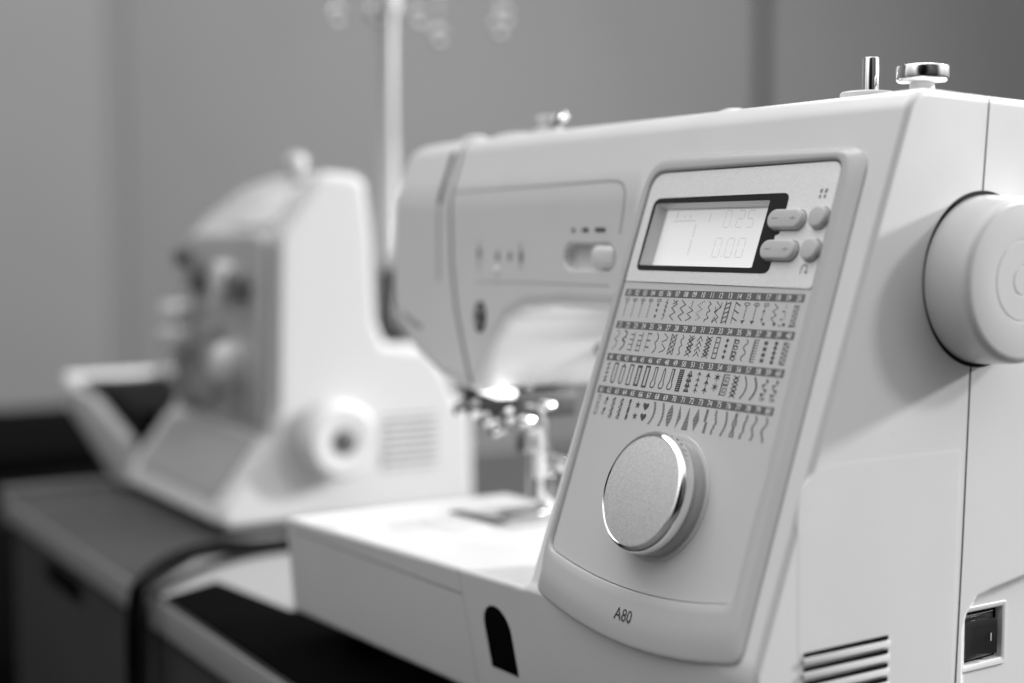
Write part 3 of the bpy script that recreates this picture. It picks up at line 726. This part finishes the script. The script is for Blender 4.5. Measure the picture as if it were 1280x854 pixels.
# thread slot and channel in the head front
seam('thread_slot', f_machine, [(-.3425, .10, .290), (-.3420, .09, .282), (-.3425, .09, .270), (-.3440, .09, .260)], .0052, mat('slot_dark', .05, .6), SM, sub=10)
seam('thread_channel', f_machine, [(-.3440, .09, .260), (-.3445, .09, .240), (-.343, .09, .215)], .0030, mat('groove_soft', .40, .5), SM, sub=10)
seam('head_print', f_machine, [(-.385, .093, .194), (-.372, .092, .189), (-.362, .09, .187)], .0030, gm, SM, sub=8)

# ---- top of the machine
Z0 = .2962
def topz(y): return float(ftop(np.array(y)))
bm = bmesh.new(); lathe(bm, TOP(-.0480, .130, topz(.13)), [(.0108, -.003), (.0108, .0030), (.0102, .0037), (.0040, .0044), (0, .0044)], 48); obj('pin_base', bm, white, SM, angle=40)
bm = bmesh.new(); lathe(bm, TOP(-.0460, .130, topz(.13)), [(.0034, -.002), (.0034, .0170), (.0031, .0176), (0, .0178)], 40); obj('spool_pin', bm, chrome, SM, angle=40)
wz = topz(.14)
bm = bmesh.new(); lathe(bm, TOP(-.0275, .140, wz), [(.0050, -.003), (.0050, .0058), (.0046, .0064), (0, .0064)], 40); BW = obj('bobbin_winder', bm, white, SM, angle=40)
bm = bmesh.new(); lathe(bm, TOP(-.0275, .140, wz), [(0, .0061), (.0075, .0061), (.0092, .0064), (.0101, .0070), (.0105, .0078), (.0106, .0088), (.0106, .0125), (.0103, .0131), (.0096, .0134), (.0088, .0134), (.0084, .0129), (0, .0128)], 64)
obj('winder_knob', bm, chrome, BW, angle=35)
bm = bmesh.new()
for dx, r in ((0, .0013), (.0026, .001), (-.0022, .0009)): lathe(bm, TOP(-.034+dx, .1205, topz(.12)+.0004), [(r, 0), (r*.8, r*.6), (0, r*.8)], 16)
obj('winder_stop', bm, chrome, SM)
bm = bmesh.new(); lathe(bm, TOP(-.123, .123, topz(.123)), [(.0060, -.001), (.0056, .0012), (.003, .0020), (0, .0021)], 32, sx=1.3); obj('thread_guide', bm, white, SM)
bm = bmesh.new(); lathe(bm, TOP(-.287, .130, topz(.13)), [(.0090, -.001), (.0090, .0030), (.0050, .0045), (.0045, .0080), (.0062, .0092), (.0058, .0115), (0, .0120)], 32)
tp = obj('tension_post', bm, wheelp, SM)
bm = bmesh.new(); lathe(bm, TOP(-.279, .131, topz(.13)+.003), [(.0001, -.001), (.0035, 0), (.0042, .004), (.0030, .008), (0, .009)], 24); lathe(bm, TOP(-.276, .134, topz(.13)+.010), [(0, -.003), (.0025, 0), (0, .003)], 16); obj('thread_hook', bm, chrome, tp)
bm = bmesh.new(); lathe(bm, TOP(-.312, .124, topz(.124)-.0015), [(.019, 0), (.018, .0025), (.014, .0040), (0, .0050)], 40, sy=.45); obj('top_lid', bm, wheelp, SM)
bm = bmesh.new(); lathe(bm, TOP(-.346, .118, topz(.118)-.0020), [(.011, 0), (.010, .0030), (.006, .0048), (0, .0052)], 32, sy=.7); obj('take_up_cover', bm, wheelp, SM)

# ---- needle area
NX, NY = -.3020, .1270
bm = bmesh.new()
# lamp lens along the lower edge of the head
tube(bm, [(-.3260, .103, .1590), (-.316, .104, .1545), (-.300, .106, .1530), (-.287, .108, .1535)], .0032, 16, taper=[.5, .9, 1.1, .8]); obj('sewing_lamp', bm, lampm, SM)
bm = bmesh.new(); tube(bm, [(NX, NY, .175), (NX, NY, .120)], .0026, 20); nb = obj('needle_bar', bm, chrome, SM)
bm = bmesh.new(); tube(bm, [(NX, NY, .121), (NX, NY, .092)], .0007, 8); box(bm, NX-.005, NX+.005, NY-.005, NY+.005, .118, .128); obj('needle_clamp', bm, steel, nb, bev=.0008)
bm = bmesh.new(); tube(bm, [(NX-.004, NY+.014, .172), (NX-.004, NY+.014, .104)], .0026, 20); pf = obj('presser_bar', bm, chrome, SM)
bm = bmesh.new(); box(bm, NX-.009, NX+.009, NY-.016, NY+.012, .0825, .0842); box(bm, NX-.003, NX+.003, NY+.008, NY+.016, .0840, .104)
tube(bm, [(NX+.006, NY+.014, .112), (NX+.020, NY+.012, .112)], .0045, 16)
obj('presser_foot', bm, chrome, pf, bev=.0005)
bm = bmesh.new(); box(bm, -.345, -.285, .108, .150, .139, .1535); obj('head_cavity_shade', bm, dgrey, SM, bev=.003)  # dark block standing for the shaded cavity under the head
bm = bmesh.new()
for x, y, z, r in ((-.338, .104, .140, .0055), (-.322, .104, .142, .0060), (-.309, .104, .137, .0045), (-.291, .108, .141, .0050), (-.281, .110, .139, .0040), (-.303, .106, .131, .0038), (-.284, .125, .146, .0040)):
    lathe(bm, Fr((x, y, z), (1, 0, 0), (0, 0, 1), (0, -1, 0)), [(0, r*.8), (r*.6, r*.7), (r, 0), (r*.8, -.6*r), (r*.5, -r*1.6)], 20)
obj('threader_levers', bm, chrome, SM)
bm = bmesh.new(); tube(bm, [(-.277, .112, .147), (-.268, .112, .147), (-.266, .114, .138), (-.277, .114, .134), (-.283, .113, .138)], .0022, 12); obj('threader_hook', bm, chrome, SM)
bm = bmesh.new(); tube(bm, [(-.278, .118, .134), (-.277, .119, .126), (-.278, .120, .110), (-.281, .121, .096)], .0017, 12); tube(bm, [(-.278, .1185, .121), (-.278, .1185, .107)], .0034, 16); obj('foot_lever', bm, wheelp, SM)
BT = Fr((-.30, 0, .08055), (1, 0, .026), (0, 1, 0), (-.026, 0, 1))
bm = bmesh.new(); prism(bm, BT, rrect(-.033, .028, .095, .148, .008, 6), -.001, .0004); npl = obj('needle_plate', bm, mat('bright_steel', .50, .25), SM)
bm = bmesh.new(); prism(bm, BT, rrect(-.042, .014, .096, .106, .004, 6), .0002, .0006); obj('feed_opening', bm, dgrey, npl)
bm = bmesh.new(); prism(bm, BT, rrect(-.026, .019, .068, .090, .006, 6), -.001, .0003); obj('bobbin_cover', bm, mat('clear_cover', .72, .3), SM)
# small dark knob on the right face of the head
bm = bmesh.new(); lathe(bm, Fr((-.286, .166, .178), (0, 1, 0), (0, 0, 1), (1, 0, 0)), [(.005, 0), (.0045, .003), (0, .0035)], 24)
obj('presser_lever_knob', bm, dgrey, SM)

# ============================================================ THE OVERLOCK MACHINE
OM = thing('overlock_machine', 'small white overlock machine with a tall thread stand, blurred behind the large sewing machine', 'overlock machine', (-.82, .2, 0))
SIDEP = [(.097, .004), (.088, .012), (.092, .024), (.134, .078), (.139, .100), (.142, .234), (.1445, .243), (.1765, .2885), (.184, .2945), (.214, .2925), (.222, .286), (.2275, .245), (.2310, .170), (.240, .150), (.282, .146), (.298, .125), (.308, .100), (.318, .094), (.324, .080), (.326, .004)]
FRONTP = [(-.955, .004), (-.700, .004), (-.700, .300), (-.800, .297), (-.862, .286), (-.905, .262), (-.928, .228), (-.934, .19), (-.936, .10), (-.957, .07)]
def f_over(x, y, z):
    a = poly2(y, z, SIDEP); b = poly2(x, z, FRONTP)
    return rmax(a, b, .007)
sdfmesh('body', f_over, (-.962, .08, -.002), (-.694, .342, .302), .003, mat('overlock_plastic', .62, .3), OM)
# grey front with its works
def oprism(nm, pts, y0, y1, m_, bev=.002, parent=OM):
    bm = bmesh.new(); prism(bm, Fr((0, 0, 0), (1, 0, 0), (0, 0, 1), (0, -1, 0)), ccw(pts), -y1, -y0); return obj(nm, bm, m_, parent, bev=bev)
ogrey = mat('smoked_cover', .46, .15, coat=.6, var=.05, vscale=30)
fc = oprism('front_cover', rrect(-.918, -.712, .082, .242, (.004, .004, .006, .030), 6), .130, .146, ogrey)
DSF = Fr((0, .0915, .0235), (1, 0, 0), (0, .614, .789), (0, -.789, .614))
bm = bmesh.new(); prism(bm, DSF, ccw(rrect(-.925, -.722, .004, .064, .006, 5)), -.002, .003); obj('looper_door', bm, mat('door_grey', .34, .35), OM, bev=.001)
bm = bmesh.new(); VS = Fr((0, .1450, .2440), (1, 0, 0), (0, .575, .818), (0, -.818, .575))
prism(bm, VS, ccw(rrect(-.815, -.722, .006, .044, .005, 5)), -.002, .004); obj('top_visor', bm, mat('visor_highlight', .95, .12, coat=.8), OM, bev=.001)  # visor whiter than the body, its highlight put into the colour
for i, (x, z, r, m_) in enumerate(((-.783, .203, .017, wheelp), (-.745, .200, .014, mat('dial_mid', .14, .3)), (-.842, .206, .016, mat('dial_mid', .14, .3)), (-.880, .222, .008, dgrey))):
    bm = bmesh.new(); lathe(bm, Fr((x, .131, z), (1, 0, 0), (0, 0, 1), (0, -1, 0)), [(r, -.002), (r, .010), (r*.85, .013), (0, .014)], 32); obj('tension_dial', bm, m_, OM)
bm = bmesh.new(); lathe(bm, Fr((-.768, .131, .134), (1, 0, 0), (0, 0, 1), (0, -1, 0)), [(.018, -.002), (.019, .012), (.013, .020), (0, .022)], 32); obj('presser_knob', bm, wheelp, OM)
oprism('needle_head', [(-.905, .160), (-.858, .160), (-.858, .182), (-.905, .182)], .108, .134, wheelp, .006)
oprism('needle_cover', [(-.900, .095), (-.800, .095), (-.800, .165), (-.900, .165)], .120, .133, mat('cover_shade', .34, .3), .004)
bm = bmesh.new(); tube(bm, [(-.865, .114, .175), (-.865, .114, .098)], .005, 12); tube(bm, [(-.825, .116, .19), (-.825, .116, .10)], .004, 12); obj('needle_bar', bm, chrome, OM)
oprism('foot_block', [(-.900, .140), (-.850, .140), (-.850, .158), (-.900, .158)], .104, .134, mat('light_grey', .6, .2), .004)
bm = bmesh.new(); lathe(bm, TOP(-.745, .178, .290), [(.007, 0), (.007, .002), (.004, .004), (.008, .008), (.0098, .013), (.008, .019), (0, .022)], 32); obj('pressure_knob', bm, wheelp, OM)
# handwheel on the right side
OH = Fr((-.700, .188, .0735), (0, 1, 0), (0, 0, 1), (1, 0, 0))
bm = bmesh.new(); lathe(bm, OH, [(.030, -.002), (.0328, .002), (.0328, .012), (.0312, .022), (.028, .026), (.020, .027), (.014, .025), (.010, .025)], 64); oh = obj('handwheel', bm, wheelp, OM)
bm = bmesh.new(); lathe(bm, OH, [(.0105, .02), (.0105, .0265), (.008, .028), (0, .028)], 32); obj('wheel_bolt', bm, mat('bolt_grey', .10, .4), oh)
bm = bmesh.new(); box(bm, -.7005, -.6988, .236, .288, .044, .088); vg = obj('vent_grille', bm, mat('vent_grey', .22, .5), OM)
bm = bmesh.new()
for i in range(7): box(bm, -.6990, -.6972, .235, .289, .0455+.0062*i, .0480+.0062*i)
obj('vent_louvre', bm, white, vg)
# tray / waste bin to the left
bm = bmesh.new(); TF = Fr((0, 0, 0), (1, 0, 0), (0, 0, 1), (0, -1, 0))
prism(bm, TF, ccw([(-.94, .006), (-.950, .050), (-1.06, .078), (-1.145, .084), (-1.150, .060), (-.985, .006)]), -.100, -.088)
box(bm, -1.150, -.94, .185, .196, .030, .098); 
prism(bm, TF, ccw([(-.94, .006), (-.94, .020), (-1.07, .055), (-1.10, .050), (-.985, .006)]), -.19, -.095)
tray = obj('cloth_tray', bm, mat('tray_grey', .45, .35), OM, bev=.002)
bm = bmesh.new(); box(bm, -1.162, -1.142, .086, .230, .074, .0955); obj('tray_rim', bm, white, tray, bev=.004)
bm = bmesh.new(); prism(bm, TF, ccw([(-.95, .03), (-.95, .075), (-1.06, .088), (-1.14, .090), (-1.14, .06)]), -.184, -.105); obj('tray_liner', bm, black, tray)
# thread stand
ts = bmesh.new(); PX, PY = -.75, .268
lathe(ts, TOP(PX, PY, .148), [(.013, -.01), (.013, .012), (.0100, .016), (.0085, .062), (0, .064)], 32); TS = obj('thread_stand', ts, mat('stand_black', .015, .35), OM)
bm = bmesh.new(); lathe(bm, TOP(PX, PY, .215), [(.0070, 0), (.0095, .006), (.0095, .014), (.0080, .018), (.0080, .110), (.0070, .112), (.0070, .225)], 32); obj('telescopic_pole', bm, mat('pole_white', .42, .3, var=.01), TS)
bm = bmesh.new(); tube(bm, [(PX-.002, PY-.092, .4780), (PX, PY, .4800), (PX, PY+.125, .4780)], .0012, 12); [tube(bm, [(PX, PY+q, .478), (PX, PY+q, .436)], .0008, 8) for q in (-.048, .051, .114)]; lathe(bm, TOP(PX, PY, .436), [(.010, 0), (.011, .008), (.011, .046), (0, .048)], 24); TB = obj('guide_bar', bm, mat('pole_white2', .62, .3), TS)
for dy, dz in ((-.048, -.003), (-.012, .002), (.030, .002), (.051, -.013), (.114, -.001), (.120, .010)):
    bm = bmesh.new(); p = V(PX, PY+dy, .4325+dz)
    tube(bm, [tuple(p+V(0, .0058*math.cos(a), .0065*math.sin(a))) for a in np.linspace(0, 2*PI, 20)], .0021, 10); obj('thread_eyelet', bm, chrome, TB)
# ============================================================ TABLE, MAT, CABLES
TY = -.012
TB_ = thing('work_table', 'pale grey table with a thick front edge and drawer fronts carrying both sewing machines', 'table', (-.3, .3, -.75))
ttop = mat('table_top', .045, .5, var=.06, vscale=14, rvar=.2)  # pale table coloured dark to carry the overlock machine's shadow
bm = bmesh.new(); box(bm, -1.00, .60, TY, .900, -.022, 0); obj('table_top', bm, ttop, TB_, bev=.0015, seg=2)
bm = bmesh.new(); box(bm, -.984, .60, TY-.0022, TY-.0002, -.0225, -.0012); obj('front_edge', bm, mat('edge_light', .25, .5), TB_, bev=.0006, seg=2)
bm = bmesh.new(); box(bm, -1.012, -.985, TY-.002, .562, -.030, .0045); obj('end_trim', bm, mat('trim_light', .11, .5), TB_, bev=.0015)
cab = mat('cabinet_grey', .042, .6, var=.05, vscale=12, spec=.2)
bm = bmesh.new(); box(bm, -.985, .58, TY+.016, .54, -.745, -.024); CB = obj('cabinet', bm, mat('cabinet_dark', .012, .7, spec=.1), TB_)
for x0, x1 in ((-.975, -.565), (-.555, -.145), (-.135, .275)):
    bm = bmesh.new(); box(bm, x0, x1, TY+.003, TY+.0165, -.30, -.030); dr = obj('drawer_front', bm, cab, TB_, bev=.0015)
    xc = -.800 if x0 < -.9 else (x0+x1)/2
    bm = bmesh.new(); prism(bm, FRONT(TY+.0035), rrect(xc-.055, xc+.055, -.052, -.030-.004, .008, 6), 0, .0012); obj('finger_hole', bm, black, dr)
for x, y in ((-.96, .02), (.55, .02), (-.96, .50), (.55, .50)):
    bm = bmesh.new(); box(bm, x-.02, x+.02, y-.0, y+.04, -.75, -.744); obj('leg', bm, black, TB_)
# mat
bm = bmesh.new(); Pm = ccw([(-.533, -.0105), (-.556, .033), (-.50, .0400), (-.458, .0450), (-.435, .080), (.42, .120), (.42, -.0105)]); prism(bm, TOP(0, 0, 0), Pm, .0006, .0024)
tag(obj('black_mat', bm, mat('mat_black', .0015, .95, bump=.4, bscale=900, spec=.03), None), 'thin black mat strip on the table under the front of the large sewing machine', 'mat')
bm = bmesh.new(); prism(bm, TOP(0, 0, 0), ccw([(-.566, -.0095), (-.615, .03), (-.690, .09), (-.690, .30), (-.42, .30), (-.40, -.0095)]), .00005, .0004)  # pale sheet laid in for the lit part of the table top
tag(obj('lit_table_patch', bm, mat('lit_table_tone', .27, .8, bump=.1, bscale=60), None), 'pale patch standing for the lit table top between the two sewing machines', 'lit patch')
def atz(px, py, z):
    R = FWD*F+RGT*(px-640)+UPV*(427-py); return CAM+R*(z-CAM[2])/R[2]
def aty(px, py, y):
    R = FWD*F+RGT*(px-640)+UPV*(427-py); return CAM+R*(y-CAM[1])/R[1]
def cable(pts, hang, r, name, m_, label):
    P = [atz(a, b, r+.0008) for a, b in pts]+[V(*q) for q in hang]
    P = spline([tuple(p) for p in P], 10); P = [V(p[0], p[1], max(p[2], r+.0004) if p[1] > TY-.002 else p[2]) for p in P]
    bm = bmesh.new(); tube(bm, [tuple(p) for p in P], r, 16); return tag(obj(name, bm, m_, None), label, 'cable')
e1 = atz(158, 742, .006)
cable([(372, 676), (330, 682), (285, 684), (241, 691), (202, 708), (176, 732)], [(-.560, -.022, -.002), (-.556, -.026, -.030), (-.5500, -.027, -.10), (-.545, -.026, -.25), (-.54, -.03, -.5)], .0052, 'power_cable', mat('cable_black', .002, .6, spec=.06), 'thick black cable hanging over the front edge of the table')
cable([(374, 684), (335, 689), (292, 698), (250, 712), (208, 733)], [(-.5350, -.0225, -.0015), (-.5330, -.0250, -.030), (-.535, -.026, -.10), (-.537, -.026, -.25), (-.54, -.022, -.5)], .0028, 'thin_cable', mat('cable_grey', .012, .6, spec=.1), 'thinner dark grey cable curving across the table beside the thick black one')

# ============================================================ ROOM
wallm = mat('wall_paint', .24, .75, bump=.15, bscale=90, var=.05, vscale=1.6)
WX = -2.05
def struct(name, bm, m_, **k): return tag(obj(name, bm, m_, None, **k), kind='structure')
joints = [(.433, .055, 'soft'), (1.862, .060, 'dark')]
bm = bmesh.new(); ys = [-2.6, .412, 1.866, 4.6]
for a, b in zip(ys, ys[1:]): box(bm, WX-.03, WX, a+(.0 if a < -2 else .021), b-.021, -.75, 2.3)
box(bm, WX-.06, WX-.0305, -2.6, 4.6, -.75, 2.3)
struct('wall', bm, wallm, bev=.004)
bm = bmesh.new(); box(bm, WX-.030, WX-.0030, .39, .434, -.75, 2.3); struct('wall_strip', bm, mat('strip_paint', .205, .75))
bm = bmesh.new(); box(bm, -3, 4, -3, 4.6, -.79, -.75); struct('floor', bm, mat('floor', .10, .5, var=.1, vscale=4))
BC = thing('black_cabinet', 'low black cabinet standing against the wall behind the table', 'cabinet', (-1.75, .2, -.75))
bm = bmesh.new(); box(bm, -2.02, -1.52, -1.0, .62, -.72, -.062); obj('carcass', bm, black, BC, bev=.004)
bm = bmesh.new(); box(bm, -2.025, -1.50, -1.01, .63, -.060, -.040); obj('cabinet_top', bm, mat('cab_top', .0015, .9, spec=.04), BC, bev=.004)
bm = bmesh.new(); box(bm, -2.0, -1.54, -.98, .60, -.75, -.721); obj('plinth', bm, black, BC)

# ============================================================ LIGHT
w = bpy.data.worlds.new('World'); sc.world = w; w.use_nodes = True
nt = w.node_tree; bg = nt.nodes['Background']
tc = nt.nodes.new('ShaderNodeTexCoord'); sx = nt.nodes.new('ShaderNodeSeparateXYZ'); nt.links.new(tc.outputs['Generated'], sx.inputs[0])
mr = nt.nodes.new('ShaderNodeMapRange'); mr.inputs[1].default_value = -.05; mr.inputs[2].default_value = .8; mr.inputs[3].default_value = .125; mr.inputs[4].default_value = 1.15
nt.links.new(sx.outputs[2], mr.inputs[0]); nz = nt.nodes.new('ShaderNodeTexNoise'); nz.inputs['Scale'].default_value = 1.25; nz.inputs['Detail'].default_value = 0; nt.links.new(tc.outputs['Generated'], nz.inputs['Vector'])
m2 = nt.nodes.new('ShaderNodeMapRange'); m2.inputs[1].default_value = .40; m2.inputs[2].default_value = .60; m2.inputs[3].default_value = .75; m2.inputs[4].default_value = 1.25
nt.links.new(nz.outputs['Fac'], m2.inputs[0])
dt = nt.nodes.new('ShaderNodeVectorMath'); dt.operation = 'DOT_PRODUCT'; dt.inputs[1].default_value = (.93, -.25, .18); nt.links.new(tc.outputs['Generated'], dt.inputs[0])
m3 = nt.nodes.new('ShaderNodeMapRange'); m3.inputs[1].default_value = .58; m3.inputs[2].default_value = .82; m3.inputs[3].default_value = 1.; m3.inputs[4].default_value = .10
nt.links.new(dt.outputs['Value'], m3.inputs[0])
q1 = nt.nodes.new('ShaderNodeMath'); q1.operation = 'MULTIPLY'; nt.links.new(mr.outputs[0], q1.inputs[0]); nt.links.new(m2.outputs[0], q1.inputs[1])
dt2 = nt.nodes.new('ShaderNodeVectorMath'); dt2.operation = 'DOT_PRODUCT'; dt2.inputs[1].default_value = (.63, -.71, .31); nt.links.new(tc.outputs['Generated'], dt2.inputs[0])
m4 = nt.nodes.new('ShaderNodeMapRange'); m4.inputs[1].default_value = .86; m4.inputs[2].default_value = .96; m4.inputs[3].default_value = 1.; m4.inputs[4].default_value = .05
nt.links.new(dt2.outputs['Value'], m4.inputs[0])
q3 = nt.nodes.new('ShaderNodeMath'); q3.operation = 'MULTIPLY'; nt.links.new(m3.outputs[0], q3.inputs[0]); nt.links.new(m4.outputs[0], q3.inputs[1])
q2 = nt.nodes.new('ShaderNodeMath'); q2.operation = 'MULTIPLY'; nt.links.new(q1.outputs[0], q2.inputs[0]); nt.links.new(q3.outputs[0], q2.inputs[1])
nt.links.new(q2.outputs[0], bg.inputs['Color']); bg.inputs['Strength'].default_value = 1.78
def area(name, loc, target, size, power, sy=None):
    l = bpy.data.lights.new(name, 'AREA'); l.energy = power; l.size = size
    if sy: l.shape = 'RECTANGLE'; l.size_y = sy
    o = bpy.data.objects.new(name, l); col.objects.link(o); o.location = loc
    o.rotation_euler = (Vector(target)-Vector(loc)).to_track_quat('-Z', 'Y').to_euler(); return o
T0 = V(-.0, .1, .2)
d1 = V(.18, .94, .31); d1 /= np.linalg.norm(d1)
d2 = V(.50, .72, .48); d2 /= np.linalg.norm(d2)
area('window_light', T0+d1*2.2, T0, .14, 66)
area('side_light', T0+d2*2.0, T0, .20, 14)
area('overhead_fill', (-1.0, -.3, 1.9), (-.9, .1, 0), .9, 8, 1.2)  # unseen overhead fill added to lift the top surfaces
area('back_ceiling_light', (-1.25, 1.35, 1.45), (-.3, .1, .2), .8, 7, .3)
area('machine_lamp_light', (-.225, .120, .2025), (-.290, .115, .10), .05, .05, .02)

sc.view_settings.view_transform = 'Standard'; sc.view_settings.look = 'None'; sc.view_settings.exposure = 0; sc.view_settings.gamma = 1
sc.render.engine = 'CYCLES'
sc.cycles.use_denoising = True
sc.cycles.max_bounces = 8
